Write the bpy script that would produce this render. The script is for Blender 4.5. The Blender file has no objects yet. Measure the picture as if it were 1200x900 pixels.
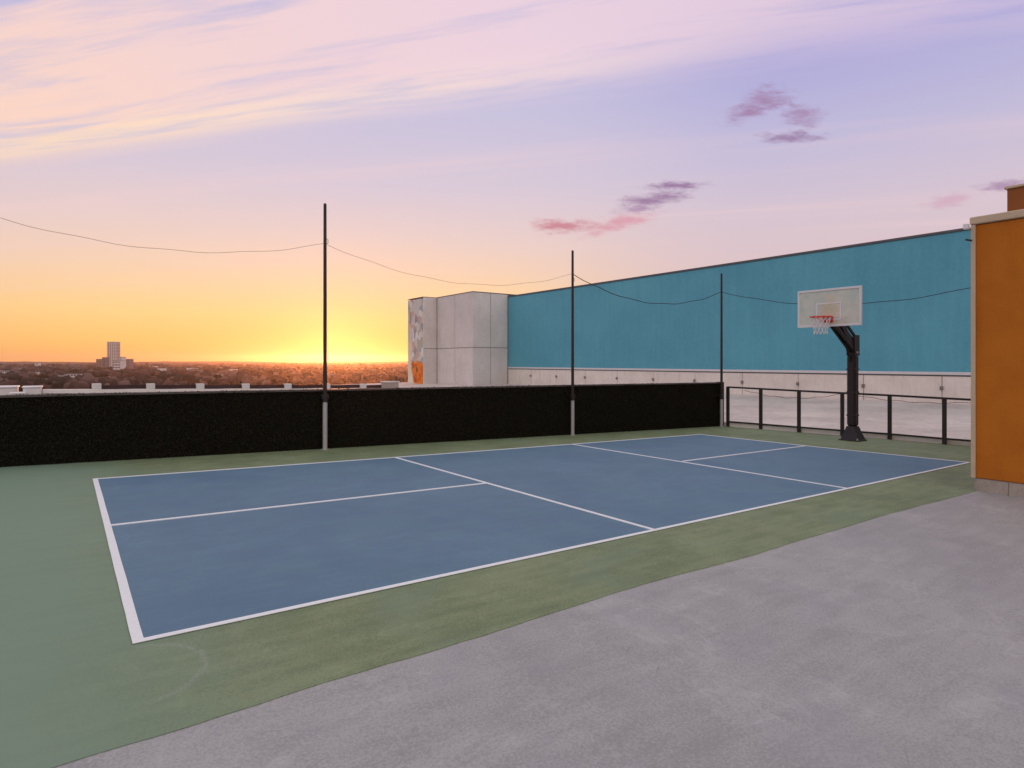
import bpy, bmesh, math, random
import numpy as np
from mathutils import Vector, Matrix, noise as mnoise
random.seed(7)
rng = np.random.default_rng(7)
sc = bpy.context.scene
COL = sc.collection
R = math.radians
YAW = 0.63152                      # bearing of the view from +y towards +x
CS, SN = math.cos(YAW), math.sin(YAW)
SUN_BEARING = YAW - math.atan(205 / 712.4)
SUN_ELEV = R(1.3)

# ------------------------------------------------------------------ camera
cam = bpy.data.cameras.new('camera')
cam.sensor_width = 36
cam.lens = 21.372
cam.shift_y = -26 / 1200
cam.clip_start = 0.05
cam.clip_end = 60000
camo = bpy.data.objects.new('camera', cam)
camo.location = (-0.310, -4.192, 1.6537)
camo.rotation_euler = (math.pi / 2, 0, -YAW)
COL.objects.link(camo)
sc.camera = camo

# ------------------------------------------------------------------ node helpers
def lin(r, g, b):
    f = lambda c: (c / 255) / 12.92 if c / 255 <= 0.04045 else ((c / 255 + 0.055) / 1.055) ** 2.4
    return (f(r), f(g), f(b), 1)

class X:
    """a socket with arithmetic"""
    def __init__(s, nt, sock): s.nt, s.s = nt, sock
    def _m(s, op, *a, clamp=False):
        n = s.nt.nodes.new('ShaderNodeMath'); n.operation = op; n.use_clamp = clamp
        s.nt.links.new(s.s, n.inputs[0])
        for i, v in enumerate(a):
            if isinstance(v, X): s.nt.links.new(v.s, n.inputs[i + 1])
            else: n.inputs[i + 1].default_value = v
        return X(s.nt, n.outputs[0])
    def __add__(s, o): return s._m('ADD', o)
    __radd__ = __add__
    def __sub__(s, o): return s._m('SUBTRACT', o)
    def __rsub__(s, o): return s._m('MULTIPLY', -1) + o
    def __mul__(s, o): return s._m('MULTIPLY', o)
    __rmul__ = __mul__
    def __truediv__(s, o): return s._m('DIVIDE', o)
    def pow(s, e): return s._m('POWER', e)
    def clamp(s): return s._m('ADD', 0.0, clamp=True)
    def max(s, o): return s._m('MAXIMUM', o)
    def min(s, o): return s._m('MINIMUM', o)
    def abs(s): return s._m('ABSOLUTE')
    def sqrt(s): return s._m('SQRT')
    def floor(s): return s._m('FLOOR')
    def fract(s): return s._m('FRACT')
    def atan2(s, o): return s._m('ARCTAN2', o)
    def exp(s): return s._m('EXPONENT')
    def step(s, a, b):             # smoothstep from a to b
        n = s.nt.nodes.new('ShaderNodeMapRange'); n.interpolation_type = 'SMOOTHSTEP'
        s.nt.links.new(s.s, n.inputs['Value'])
        n.inputs['From Min'].default_value = min(a, b); n.inputs['From Max'].default_value = max(a, b)
        n.inputs['To Min'].default_value = 0 if a < b else 1; n.inputs['To Max'].default_value = 1 if a < b else 0
        return X(s.nt, n.outputs[0])

def vec(nt, x, y, z):
    n = nt.nodes.new('ShaderNodeCombineXYZ')
    for i, v in enumerate((x, y, z)):
        if isinstance(v, X): nt.links.new(v.s, n.inputs[i])
        else: n.inputs[i].default_value = v
    return n.outputs[0]

def noise(nt, v, scale=1.0, detail=4, rough=0.55, dist=0.0):
    n = nt.nodes.new('ShaderNodeTexNoise')
    n.inputs['Scale'].default_value = scale; n.inputs['Detail'].default_value = detail
    n.inputs['Roughness'].default_value = rough; n.inputs['Distortion'].default_value = dist
    nt.links.new(v, n.inputs['Vector'])
    return X(nt, n.outputs['Fac'])

def mix(nt, fac, a, b, mode='MIX'):
    n = nt.nodes.new('ShaderNodeMix'); n.data_type = 'RGBA'; n.blend_type = mode
    for i, v in ((0, fac), (6, a), (7, b)):
        if isinstance(v, X): nt.links.new(v.s, n.inputs[i])
        elif isinstance(v, (int, float)): n.inputs[i].default_value = v
        elif isinstance(v, tuple): n.inputs[i].default_value = v
        else: nt.links.new(v, n.inputs[i])
    return n.outputs[2]

def ramp(nt, x, stops):
    n = nt.nodes.new('ShaderNodeValToRGB'); cr = n.color_ramp
    while len(cr.elements) < len(stops): cr.elements.new(0.5)
    for e, (p, c) in zip(cr.elements, stops): e.position = p; e.color = c
    nt.links.new(x.s, n.inputs[0])
    return n.outputs[0]

# ------------------------------------------------------------------ world: dusk sky
world = bpy.data.worlds.new('World'); sc.world = world; world.use_nodes = True
nt = world.node_tree; nt.nodes.clear()
tc = nt.nodes.new('ShaderNodeTexCoord')
sp = nt.nodes.new('ShaderNodeSeparateXYZ'); nt.links.new(tc.outputs['Generated'], sp.inputs[0])
dx, dy, dz = (X(nt, sp.outputs[i]) for i in range(3))
dzc = dz.max(0.0)
hl = (dx * dx + dy * dy).sqrt().max(1e-4)
sx, sy = math.sin(SUN_BEARING), math.cos(SUN_BEARING)
cosaz = (dx * sx + dy * sy) / hl                      # 1 towards the sun
side = (dx * sy - dy * sx) / hl                       # + to the right of the sun
E_ = dzc                                              # sine of elevation
ZEN = lin(222, 217, 217)
sunr = ramp(nt, E_, [(0.0, lin(255, 176, 88)), (0.03, lin(255, 197, 108)), (0.07, lin(253, 210, 138)), (0.11, lin(249, 209, 164)),
                     (0.15, lin(242, 207, 184)), (0.20, lin(230, 204, 200)), (0.27, lin(214, 199, 212)), (0.38, lin(198, 192, 218)),
                     (0.50, lin(188, 184, 218)), (0.70, lin(204, 197, 216)), (1.0, ZEN)])
farr = ramp(nt, E_, [(0.0, lin(240, 160, 110)), (0.03, lin(250, 176, 122)), (0.08, lin(244, 188, 148)), (0.13, lin(228, 196, 184)),
                     (0.18, lin(216, 197, 202)), (0.24, lin(205, 192, 210)), (0.32, lin(190, 184, 214)), (0.42, lin(170, 167, 214)),
                     (0.55, lin(180, 176, 214)), (0.75, lin(208, 202, 216)), (1.0, ZEN)])
antir = ramp(nt, E_, [(0.0, lin(224, 196, 194)), (0.1, lin(232, 208, 204)), (0.25, lin(229, 214, 213)), (0.5, lin(222, 214, 217)), (1.0, ZEN)])
# the warm side fades with the angle from the sun
f1 = cosaz.step(0.76, 0.99)
f2 = cosaz.step(-0.55, 0.62)
base = mix(nt, f2, antir, mix(nt, f1, farr, sunr))
# the sky to the right of the sun greys towards lilac low down
base = mix(nt, (side.step(0.25, 0.62) * cosaz.step(0.0, 0.4) * E_.step(0.32, 0.10)) * 0.72, base, lin(212, 190, 200))
# cirrus: streaks on a high plane, all drawn out along one bearing
inv = X(nt, dzc.s).max(0.03)
px_, py_ = dx / inv, dy / inv
r_ = px_ * CS - py_ * SN
d_ = px_ * SN + py_ * CS
ua, ub = -0.960, 0.281
U = r_ * ua + d_ * ub
V = r_ * ub * 1.0 + d_ * 0.960
wob = (noise(nt, vec(nt, U * 0.35, V * 0.9, 3.1), 1.0, 3) - 0.5) * 0.32
V2 = V + wob
fine = noise(nt, vec(nt, U * 0.62, V2 * 5.2, 0.0), 1.0, 6, 0.62, 0.15)
mid = noise(nt, vec(nt, U * 0.25, V2 * 1.9, 7.0), 1.0, 3, 0.55)
bank = (V2 + (fine - 0.5) * 0.5).step(2.38, 1.90) * (V2.step(0.3, 0.9))
hi = bank * (fine * 0.95 + mid * 0.5).step(0.54, 0.80)
side_f = r_.step(2.2, -0.3)                          # thick on the left, thin on the right
hi = (hi * (side_f * 0.6 + 0.4)).clamp()
core = ((V + wob * 0.35 - 2.05) / 0.095)
core = (core * core * -0.7).exp() * (fine.step(0.30, 0.62) * 0.8 + 0.2) * r_.step(1.0, -0.6)
thin = V2.step(2.1, 2.8) * (noise(nt, vec(nt, U * 0.2, V2 * 2.2, 21.0), 1.0, 4, 0.6)).step(0.47, 0.78) * V2.step(7.5, 3.5)
warm = r_.step(0.4, -2.4)
ccol = mix(nt, warm, lin(238, 210, 220), lin(255, 214, 190))
corecol = mix(nt, warm, lin(250, 222, 214), lin(255, 224, 184))
skyc = mix(nt, hi * 0.85, base, ccol)
skyc = mix(nt, core * 0.75, skyc, corecol)
skyc = mix(nt, thin * 0.38, skyc, lin(238, 206, 206))
# small torn violet clouds, low over the blue wall
rr = dx * CS - dy * SN
ff = (dx * SN + dy * CS).max(0.02)
ga, ge = rr / ff, dz / ff
gv = vec(nt, ga * 13, ge * 36, 1.0)
n1 = noise(nt, gv, 1.0, 4, 0.66) - 0.5
n2 = noise(nt, vec(nt, ga * 34, ge * 110, 4.0), 1.0, 3, 0.7) - 0.5
behind = (dx * SN + dy * CS).step(0.06, 0.02) * 10.0
n2b = n2 * 1.9 + behind
n1v = vec(nt, n1 * 1.1, n1 * 2.2, 0.0)
gae = vec(nt, ga, ge, 0.0)
def puff(cx, cy, w, h, col, amt, tilt=0.0):
    global skyc
    mp = nt.nodes.new('ShaderNodeMapping'); mp.vector_type = 'TEXTURE'
    mp.inputs['Location'].default_value = ((cx - 600) / 712.4, (424 - cy) / 712.4, 0)
    mp.inputs['Rotation'].default_value = (0, 0, tilt)
    mp.inputs['Scale'].default_value = (w * 1.12 / 712.4, h * 1.1 / 712.4, 1)
    nt.links.new(gae, mp.inputs['Vector'])
    ad = nt.nodes.new('ShaderNodeVectorMath'); ad.operation = 'ADD'; nt.links.new(mp.outputs[0], ad.inputs[0]); nt.links.new(n1v, ad.inputs[1])
    le = nt.nodes.new('ShaderNodeVectorMath'); le.operation = 'LENGTH'; nt.links.new(ad.outputs[0], le.inputs[0])
    m = (X(nt, le.outputs['Value']) + n2b).step(1.30, 0.05)
    m.s.node.inputs['To Min'].default_value = amt
    skyc = mix(nt, m, skyc, col)
V1, V2c, PK = lin(146, 110, 150), lin(160, 124, 162), lin(200, 132, 146)
puff(903, 115, 26, 12, V2c, 0.8); puff(877, 131, 26, 10, V2c, 0.85, 0.25); puff(940, 136, 22, 13, V2c, 0.75); puff(930, 160, 34, 7, V1, 0.8)
puff(790, 218, 33, 5, V1, 0.9, 0.03); puff(768, 233, 40, 7, V1, 0.85, 0.12); puff(660, 264, 36, 9, PK, 0.95, 0.05); puff(728, 262, 36, 9, lin(214, 150, 164), 0.8, 0.25)
puff(745, 245, 26, 5, V2c, 0.7, 0.1)
puff(1112, 235, 26, 7, lin(205, 160, 182), 0.65, 0.15); puff(1180, 216, 34, 6, V2c, 0.75, 0.1)
# the glow of the setting sun
cosd = dx * (math.sin(SUN_BEARING) * 0.9999) + dy * (math.cos(SUN_BEARING) * 0.9999) + dz * 0.006
g1 = ((cosd - 1.0) * 900).exp(); g2 = ((cosd - 1.0) * 16).exp()
skyc = mix(nt, g2 * 0.10 * E_.step(0.34, 0.0), skyc, lin(255, 224, 130))
glow = mix(nt, g1 * 1.0, (0, 0, 0, 1), (1.0, 0.46, 0.12, 1))
skyc = mix(nt, 0.24, skyc, glow, 'ADD')
skyc = mix(nt, cosd.step(0.99990, 0.99998), skyc, (3.0, 1.1, 0.12, 1))
skyc = mix(nt, dz.step(0.0, -0.02), skyc, lin(120, 100, 100))
bg = nt.nodes.new('ShaderNodeBackground'); nt.links.new(skyc, bg.inputs[0]); bg.inputs[1].default_value = 1.0
wo = nt.nodes.new('ShaderNodeOutputWorld'); nt.links.new(bg.outputs[0], wo.inputs[0])
world.cycles.sampling_method = 'MANUAL'; world.cycles.sample_map_resolution = 512

# ------------------------------------------------------------------ the sun, on the horizon
sl = bpy.data.lights.new('sun', 'SUN'); sl.energy = 1.6; sl.angle = R(0.5); sl.color = (1.0, 0.30, 0.07)
so = bpy.data.objects.new('sun', sl); COL.objects.link(so)
sv = Vector((math.sin(SUN_BEARING) * math.cos(SUN_ELEV), math.cos(SUN_BEARING) * math.cos(SUN_ELEV), math.sin(SUN_ELEV)))
so.rotation_euler = sv.to_track_quat('Z', 'Y').to_euler()
so.location = (5, 30, 20)
sc.view_settings.view_transform = 'Standard'; sc.view_settings.look = 'None'
sc.view_settings.exposure = 0.06; sc.view_settings.gamma = 1.0
sc.cycles.max_bounces = 3; sc.cycles.diffuse_bounces = 2; sc.cycles.volume_bounces = 1; sc.cycles.transparent_max_bounces = 12

# ------------------------------------------------------------------ geometry helpers
class MB:
    def __init__(s): s.v, s.f, s.m = [], [], []
    def add(s, vs, fs, mi=0):
        o = len(s.v); s.v += [tuple(v) for v in vs]; s.f += [tuple(i + o for i in f) for f in fs]; s.m += [mi] * len(fs); return s
    def box(s, x0, x1, y0, y1, z0, z1, mi=0, M=None):
        vs = [Vector((x, y, z)) for z in (z0, z1) for y in (y0, y1) for x in (x0, x1)]
        if M: vs = [M @ v for v in vs]
        return s.add(vs, [(0, 2, 3, 1), (4, 5, 7, 6), (0, 1, 5, 4), (2, 6, 7, 3), (0, 4, 6, 2), (1, 3, 7, 5)], mi)
    def bbox(s, x0, x1, y0, y1, z0, z1, b=0.01, mi=0, M=None):      # box with chamfered edges
        bm = bmesh.new(); bmesh.ops.create_cube(bm, size=1)
        for v in bm.verts: v.co = Vector(((x0 + x1) / 2 + v.co.x * (x1 - x0), (y0 + y1) / 2 + v.co.y * (y1 - y0), (z0 + z1) / 2 + v.co.z * (z1 - z0)))
        bmesh.ops.bevel(bm, geom=bm.edges[:], offset=b, segments=1, affect='EDGES')
        if M: bm.transform(M)
        bm.verts.index_update()
        s.add([v.co.copy() for v in bm.verts], [[v.index for v in f.verts] for f in bm.faces], mi); bm.free(); return s
    def tube(s, pts, r, n=8, cap=True, mi=0):
        pts = [Vector(p) for p in pts]; rs = r if isinstance(r, (list, tuple)) else [r] * len(pts)
        vs, fs = [], []
        closed = (pts[0] - pts[-1]).length < 1e-6 and len(pts) > 2
        if closed: pts = pts[:-1]
        N = len(pts); up0 = None
        for i, p in enumerate(pts):
            a = pts[i - 1] if (i > 0 or closed) else p; b = pts[(i + 1) % N] if (i < N - 1 or closed) else p
            t = (b - a).normalized()
            ref = Vector((0, 0, 1)) if abs(t.z) < 0.95 else Vector((1, 0, 0))
            if up0 is not None and abs(t.dot(up0)) < 0.95: ref = up0
            u = t.cross(ref).normalized(); w = u.cross(t).normalized(); up0 = w
            for k in range(n):
                q = 2 * math.pi * k / n
                vs.append(p + (u * math.cos(q) + w * math.sin(q)) * rs[i])
        for i in range(N if closed else N - 1):
            j = (i + 1) % N
            for k in range(n):
                l = (k + 1) % n; fs.append((i * n + k, i * n + l, j * n + l, j * n + k))
        if cap and not closed:
            fs.append(tuple(reversed(range(n)))); fs.append(tuple((N - 1) * n + k for k in range(n)))
        return s.add(vs, fs, mi)
    def build(s, name, mat, parent=None, loc=None, smooth=False):
        me = bpy.data.meshes.new(name); me.from_pydata(s.v, [], s.f)
        mats = mat if isinstance(mat, (list, tuple)) else [mat]
        for m in mats: me.materials.append(m)
        if any(s.m):
            me.polygons.foreach_set('material_index', s.m)
        if smooth: me.shade_smooth() if hasattr(me, 'shade_smooth') else None
        me.update()
        bm = bmesh.new(); bm.from_mesh(me); bmesh.ops.recalc_face_normals(bm, faces=bm.faces); bm.to_mesh(me); bm.free()
        if smooth:
            for p in me.polygons: p.use_smooth = True
        o = bpy.data.objects.new(name, me); COL.objects.link(o)
        if parent: o.parent = parent
        if loc: o.location = loc
        return o

def tag(o, label=None, cat=None, group=None, kind=None):
    for k, v in (('label', label), ('category', cat), ('group', group), ('kind', kind)):
        if v: o[k] = v
    return o
def empty(name, loc, label, cat, group=None, rz=0):
    o = bpy.data.objects.new(name, None); o.location = loc; o.rotation_euler = (0, 0, rz); o.empty_display_size = 0.2
    COL.objects.link(o); return tag(o, label, cat, group)
def copy_tree(o, parent=None):
    c = o.copy(); COL.objects.link(c); c.parent = parent
    for ch in list(o.children): copy_tree(ch, c)
    return c
def DZ(x, y=0): return -0.021346 * x          # the deck falls 2 % towards +x

# ------------------------------------------------------------------ materials
def material(name, rough=0.8, spec=0.3, metal=0.0):
    m = bpy.data.materials.new(name); m.use_nodes = True; nt = m.node_tree
    b = nt.nodes['Principled BSDF']
    b.inputs['Roughness'].default_value = rough; b.inputs['Specular IOR Level'].default_value = spec; b.inputs['Metallic'].default_value = metal
    return m, nt, b
def coords(nt, kind='Object'):
    if kind == 'Position':
        g = nt.nodes.new('ShaderNodeNewGeometry'); return g.outputs['Position']
    return nt.nodes.new('ShaderNodeTexCoord').outputs[kind]
def sepv(nt, v):
    n = nt.nodes.new('ShaderNodeSeparateXYZ'); nt.links.new(v, n.inputs[0]); return [X(nt, o) for o in n.outputs]
def bump(nt, b, h, strength=0.2, dist=0.01):
    n = nt.nodes.new('ShaderNodeBump'); n.inputs['Strength'].default_value = strength; n.inputs['Distance'].default_value = dist
    nt.links.new(h.s, n.inputs['Height']); nt.links.new(n.outputs[0], b.inputs['Normal'])
def simple(name, col, rough=0.7, spec=0.3, metal=0.0, var=0.15, scale=8.0, bmp=0.1):
    m, nt, b = material(name, rough, spec, metal)
    p = coords(nt, 'Position'); n = noise(nt, p, scale, 5, 0.6)
    c = mix(nt, n, tuple(v * (1 - var) for v in col[:3]) + (1,), tuple(min(1, v * (1 + var)) for v in col[:3]) + (1,))
    nt.links.new(c, b.inputs['Base Color'])
    if bmp: bump(nt, b, noise(nt, p, scale * 12, 3), bmp, 0.004)
    return m

def painted_deck(name, c_lo, c_hi, tint, rough=0.75, streak=0.35, grit=0.12, spec=0.25):
    """a rolled-on coating over asphalt: roller streaks, blotches, grit"""
    m, nt, b = material(name, rough, spec)
    p = coords(nt, 'Position'); x, y, z = sepv(nt, p)
    big = noise(nt, p, 0.55, 5, 0.6, 0.5)
    blot = noise(nt, p, 2.6, 5, 0.62, 0.3)
    st = noise(nt, vec(nt, x * 1.2, y * 9.0 + big * 2.0, 0.0), 1.0, 5, 0.6)
    g = noise(nt, p, 70, 3, 0.7); g2 = noise(nt, p, 260, 2, 0.6)
    f = (big * 0.5 + blot * 0.5 + (st - 0.5) * streak + (g - 0.5) * grit * 2 + (g2 - 0.5) * grit).step(0.28, 0.72)
    c = mix(nt, f, c_lo, c_hi)
    c = mix(nt, noise(nt, p, 0.9, 4, 0.6).step(0.5, 0.75) * 0.5, c, tint)
    # dried puddle rims and shoe scuffs
    rim_ = (big - 0.56).abs().step(0.012, 0.0) * blot.step(0.35, 0.6)
    c = mix(nt, rim_ * 0.16, c, tuple(min(1, v * 1.45) for v in c_hi[:3]) + (1,))
    sc1 = noise(nt, vec(nt, x * 3.0 + y * 1.7, y * 26.0 - x * 15.0, 0.0), 1.0, 3, 0.5, 0.6).step(0.70, 0.76)
    sc2 = noise(nt, vec(nt, x * 22.0 + y * 9.0, y * 3.0 - x * 1.3, 5.0), 1.0, 3, 0.5, 0.8).step(0.71, 0.77)
    c = mix(nt, (sc1 + sc2).clamp() * 0.28, c, tuple(v * 0.62 for v in c_lo[:3]) + (1,))
    nt.links.new(c, b.inputs['Base Color'])
    rg = (blot - 0.5) * 0.22 + rough; nt.links.new(rg.s, b.inputs['Roughness'])
    bump(nt, b, g * 0.6 + g2 * 0.4 + st * 0.4, 0.35, 0.003)
    return m, nt, b, c
M = {}
M['blue_court'], *_ = painted_deck('blue_court_paint', (0.084, 0.176, 0.270, 1), (0.125, 0.230, 0.325, 1), (0.118, 0.232, 0.300, 1), 0.62, 0.35, 0.22, 0.35)
M['green_court'], gnt, gb, gc = painted_deck('green_court_paint', (0.145, 0.195, 0.100, 1), (0.245, 0.300, 0.170, 1), (0.195, 0.275, 0.185, 1), 0.72, 0.60, 0.45, 0.3)
# green goes cooler and paler on the left, and an old arc-shaped scuff lies off the near corner
gp = coords(gnt, 'Position'); gx, gy, gz = sepv(gnt, gp)
gc2 = mix(gnt, (gx + (noise(gnt, gp, 0.8, 4) - 0.5) * 1.5).step(1.0, -0.6) * 0.85, gc, (0.205, 0.305, 0.225, 1))
axc, ayc, arr = -0.05, -0.42, 0.36
dd = ((gx - axc) * (gx - axc) + (gy - ayc) * (gy - ayc)).sqrt() + (noise(gnt, gp, 9, 3) - 0.5) * 0.05
arc = ((dd - arr).abs()).step(0.035, 0.0) * (gx - axc).step(0.0, 0.15) * noise(gnt, gp, 60, 3, 0.7).step(0.35, 0.6)
gc2 = mix(gnt, arc * 0.45, gc2, (0.33, 0.38, 0.34, 1))
gnt.links.new(gc2, gb.inputs['Base Color'])
M['grey_deck'], dnt, db, dc = painted_deck('grey_deck_coating', (0.310, 0.312, 0.316, 1), (0.425, 0.428, 0.428, 1), (0.345, 0.348, 0.385, 1), 0.72, 0.40, 0.55, 0.3)
# worn pale specks
dp = coords(dnt, 'Position')
dc2 = mix(dnt, noise(dnt, dp, 38, 2, 0.5).step(0.70, 0.78) * 0.35, dc, (0.46, 0.44, 0.44, 1))
dc2 = mix(dnt, noise(dnt, dp, 14, 4, 0.7).step(0.60, 0.78) * 0.30, dc2, (0.21, 0.195, 0.21, 1))
dnt.links.new(dc2, db.inputs['Base Color'])

def line_mat():
    m, nt, b = material('white_line_paint', 0.6, 0.3)
    p = coords(nt, 'Position'); n = noise(nt, p, 30, 5, 0.65); w = noise(nt, p, 3, 3)
    c = mix(nt, n.step(0.25, 0.6), (0.80, 0.83, 0.84, 1), (0.88, 0.91, 0.92, 1))
    c = mix(nt, (w * 0.6 + n * 0.5).step(0.62, 0.8) * 0.35, c, (0.45, 0.5, 0.55, 1))
    nt.links.new(c, b.inputs['Base Color']); bump(nt, b, noise(nt, p, 90, 3), 0.3, 0.003); return m
M['line'] = line_mat()
def concrete(name, c0, c1, scale=1.0, stain=0.25, rough=0.85):
    m, nt, b = material(name, rough, 0.25)
    p = coords(nt, 'Position'); x, y, z = sepv(nt, p)
    n = noise(nt, p, 0.8 * scale, 6, 0.62, 0.3); f = noise(nt, p, 9 * scale, 5, 0.65)
    drip = noise(nt, vec(nt, x * 3.2, y * 3.2, z * 0.35), 1.0, 5, 0.62)
    c = mix(nt, (n * 0.6 + f * 0.4).step(0.3, 0.7), c0, c1)
    c = mix(nt, drip.step(0.52, 0.78) * stain, c, tuple(v * 0.62 for v in c0[:3]) + (1,))
    nt.links.new(c, b.inputs['Base Color']); bump(nt, b, f, 0.3, 0.01); return m
M['concrete_pale'] = concrete('pale_pink_concrete', (0.74, 0.68, 0.62, 1), (0.88, 0.83, 0.77, 1), 1, 0.3)
M['concrete_panel'] = concrete('tilt_up_concrete_panel', (0.64, 0.605, 0.575, 1), (0.80, 0.765, 0.735, 1), 0.6, 0.28)
M['concrete_floor'] = concrete('adjacent_deck_concrete', (0.52, 0.45, 0.42, 1), (0.76, 0.67, 0.62, 1), 0.4, 0.3)
M['kerb'] = concrete('kerb_concrete', (0.80, 0.75, 0.70, 1), (0.88, 0.84, 0.80, 1), 3, 0.2)
M['ledge'] = concrete('weathered_ledge', (0.30, 0.27, 0.25, 1), (0.42, 0.38, 0.35, 1), 2, 0.2)
M['white_wall'] = simple('white_render', (0.72, 0.70, 0.68, 1), 0.8, 0.2, 0, 0.10, 2.0)
M['black_metal'] = simple('black_powder_coat', (0.018, 0.015, 0.014, 1), 0.42, 0.45, 0, 0.3, 6, 0.05)
M['brown_metal'] = simple('dark_bronze_metal', (0.030, 0.020, 0.016, 1), 0.5, 0.4, 0, 0.3, 6, 0.05)
M['black_pad'] = simple('black_vinyl_pad', (0.022, 0.016, 0.018, 1), 0.5, 0.4, 0, 0.4, 14, 0.25)
M['galv'] = simple('galvanised_sleeve', (0.50, 0.50, 0.50, 1), 0.45, 0.5, 0.35, 0.2, 20, 0.08)
M['thin_rope'] = simple('faded_net_rope', (0.20, 0.14, 0.12, 1), 0.9, 0.1, 0, 0.2, 40, 0)
M['rope'] = simple('dark_net_rope', (0.06, 0.045, 0.045, 1), 0.9, 0.1, 0, 0.2, 40, 0)
M['white_metal'] = simple('white_enamel', (0.80, 0.80, 0.82, 1), 0.4, 0.4, 0, 0.05, 10, 0)
M['white_cord'] = simple('white_net_cord', (0.82, 0.80, 0.80, 1), 0.85, 0.2, 0, 0.08, 60, 0)
M['red_rim'] = simple('orange_red_rim_enamel', (0.80, 0.055, 0.025, 1), 0.4, 0.45, 0, 0.15, 30, 0)
M['dark_panel'] = simple('dark_barrier_panel', (0.060, 0.032, 0.032, 1), 0.7, 0.2, 0, 0.3, 1.5, 0)
M['cap'] = simple('dull_brown_grey_cap_rail', (0.09, 0.08, 0.075, 1), 0.6, 0.35, 0, 0.25, 3, 0)
M['flash'] = simple('white_wall_flashing', (0.70, 0.70, 0.72, 1), 0.5, 0.3, 0, 0.1, 3, 0)
M['dark_trim'] = simple('dark_grey_wall_coping', (0.10, 0.11, 0.12, 1), 0.5, 0.35, 0, 0.2, 3, 0)
M['stone'] = concrete('beige_plinth_stone', (0.34, 0.29, 0.25, 1), (0.50, 0.44, 0.38, 1), 4, 0.3)
M['beige'] = simple('beige_metal_coping', (0.58, 0.46, 0.32, 1), 0.5, 0.35, 0, 0.12, 3, 0)
M['rust_stucco'] = simple('rust_red_stucco', (0.30, 0.105, 0.035, 1), 0.85, 0.2, 0, 0.15, 5, 0.3)

def stucco():
    m, nt, b = material('orange_stucco', 0.8, 0.25)
    p = coords(nt, 'Position'); x, y, z = sepv(nt, p)
    n = noise(nt, p, 1.3, 5, 0.6); f = noise(nt, p, 45, 4, 0.6)
    drip = noise(nt, vec(nt, x * 5, y * 5, z * 0.4), 1.0, 5, 0.6)
    c = mix(nt, (n * 0.7 + f * 0.3).step(0.3, 0.7), (0.46, 0.135, 0.010, 1), (0.56, 0.178, 0.014, 1))
    c = mix(nt, drip.step(0.5, 0.8) * 0.22, c, (0.27, 0.065, 0.012, 1))
    nt.links.new(c, b.inputs['Base Color']); bump(nt, b, f, 0.5, 0.006); return m
M['orange'] = stucco()
def bluewall():
    m, nt, b = material('teal_blue_stucco', 0.75, 0.3)
    p = coords(nt, 'Position'); x, y, z = sepv(nt, p)
    n = noise(nt, p, 0.22, 5, 0.6); f = noise(nt, p, 5, 5, 0.7)
    drip = noise(nt, vec(nt, x * 1.0, y * 2.6, z * 0.18), 1.0, 6, 0.7)
    c = mix(nt, (n * 0.6 + f * 0.4).step(0.3, 0.72), (0.095, 0.350, 0.475, 1), (0.130, 0.440, 0.560, 1))
    c = mix(nt, drip.step(0.45, 0.8) * 0.35, c, (0.072, 0.295, 0.420, 1))
    c = mix(nt, drip.step(0.50, 0.20) * 0.30, c, (0.175, 0.51, 0.61, 1))
    nt.links.new(c, b.inputs['Base Color']); bump(nt, b, f, 0.4, 0.02); return m
M['blue_wall'] = bluewall()
def muralmat():
    m, nt, b = material('painted_mural', 0.8, 0.2)
    p = coords(nt, 'Position'); x, y, z = sepv(nt, p)
    v = nt.nodes.new('ShaderNodeTexVoronoi'); v.inputs['Scale'].default_value = 1.5
    nz = noise(nt, p, 1.2, 3); nt.links.new(vec(nt, x, y * 1.3 + nz, z * 0.8), v.inputs['Vector'])
    s = sepv(nt, v.outputs['Color'])[0]
    c = ramp(nt, s, [(0.0, (0.70, 0.67, 0.62, 1)), (0.28, (0.42, 0.36, 0.38, 1)), (0.42, (0.68, 0.48, 0.40, 1)), (0.55, (0.82, 0.79, 0.74, 1)), (0.7, (0.38, 0.50, 0.54, 1)), (0.85, (0.55, 0.50, 0.40, 1))])
    v2 = nt.nodes.new('ShaderNodeTexVoronoi'); v2.inputs['Scale'].default_value = 2.0; nt.links.new(p, v2.inputs['Vector'])
    o = ramp(nt, sepv(nt, v2.outputs['Color'])[1], [(0.0, (0.78, 0.17, 0.02, 1)), (0.5, (0.85, 0.27, 0.05, 1)), (0.8, (0.40, 0.10, 0.06, 1))])
    low = (z + (nz - 0.5) * 1.4).step(1.75, 1.55)
    c = mix(nt, low, c, o)
    e = (y + (nz - 0.5) * 1.6 + (z - 2.2).abs() * 0.25)
    c = mix(nt, e.step(56.2, 56.5) * z.step(4.6, 3.4), c, (0.80, 0.78, 0.62, 1))
    for k in m.node_tree.nodes:
        if k.type == 'VALTORGB': k.color_ramp.interpolation = 'CONSTANT'
    nt.links.new(c, b.inputs['Base Color']); return m
M['mural'] = muralmat()
def leafmat(name, a, b_, spec=0.2):
    m, nt, b = material(name, 0.6, spec)
    oi = nt.nodes.new('ShaderNodeNewGeometry')
    n = X(nt, oi.outputs['Random Per Island'])
    nt.links.new(mix(nt, n, a, b_), b.inputs['Base Color']); return m
M['hedge_leaf'] = leafmat('dark_artificial_leaf', (0.019, 0.018, 0.011, 1), (0.036, 0.033, 0.020, 1), 0.05)
M['hedge_back'] = simple('black_backing_mesh', (0.013, 0.012, 0.009, 1), 0.9, 0.1, 0, 0.3, 12, 0)
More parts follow.
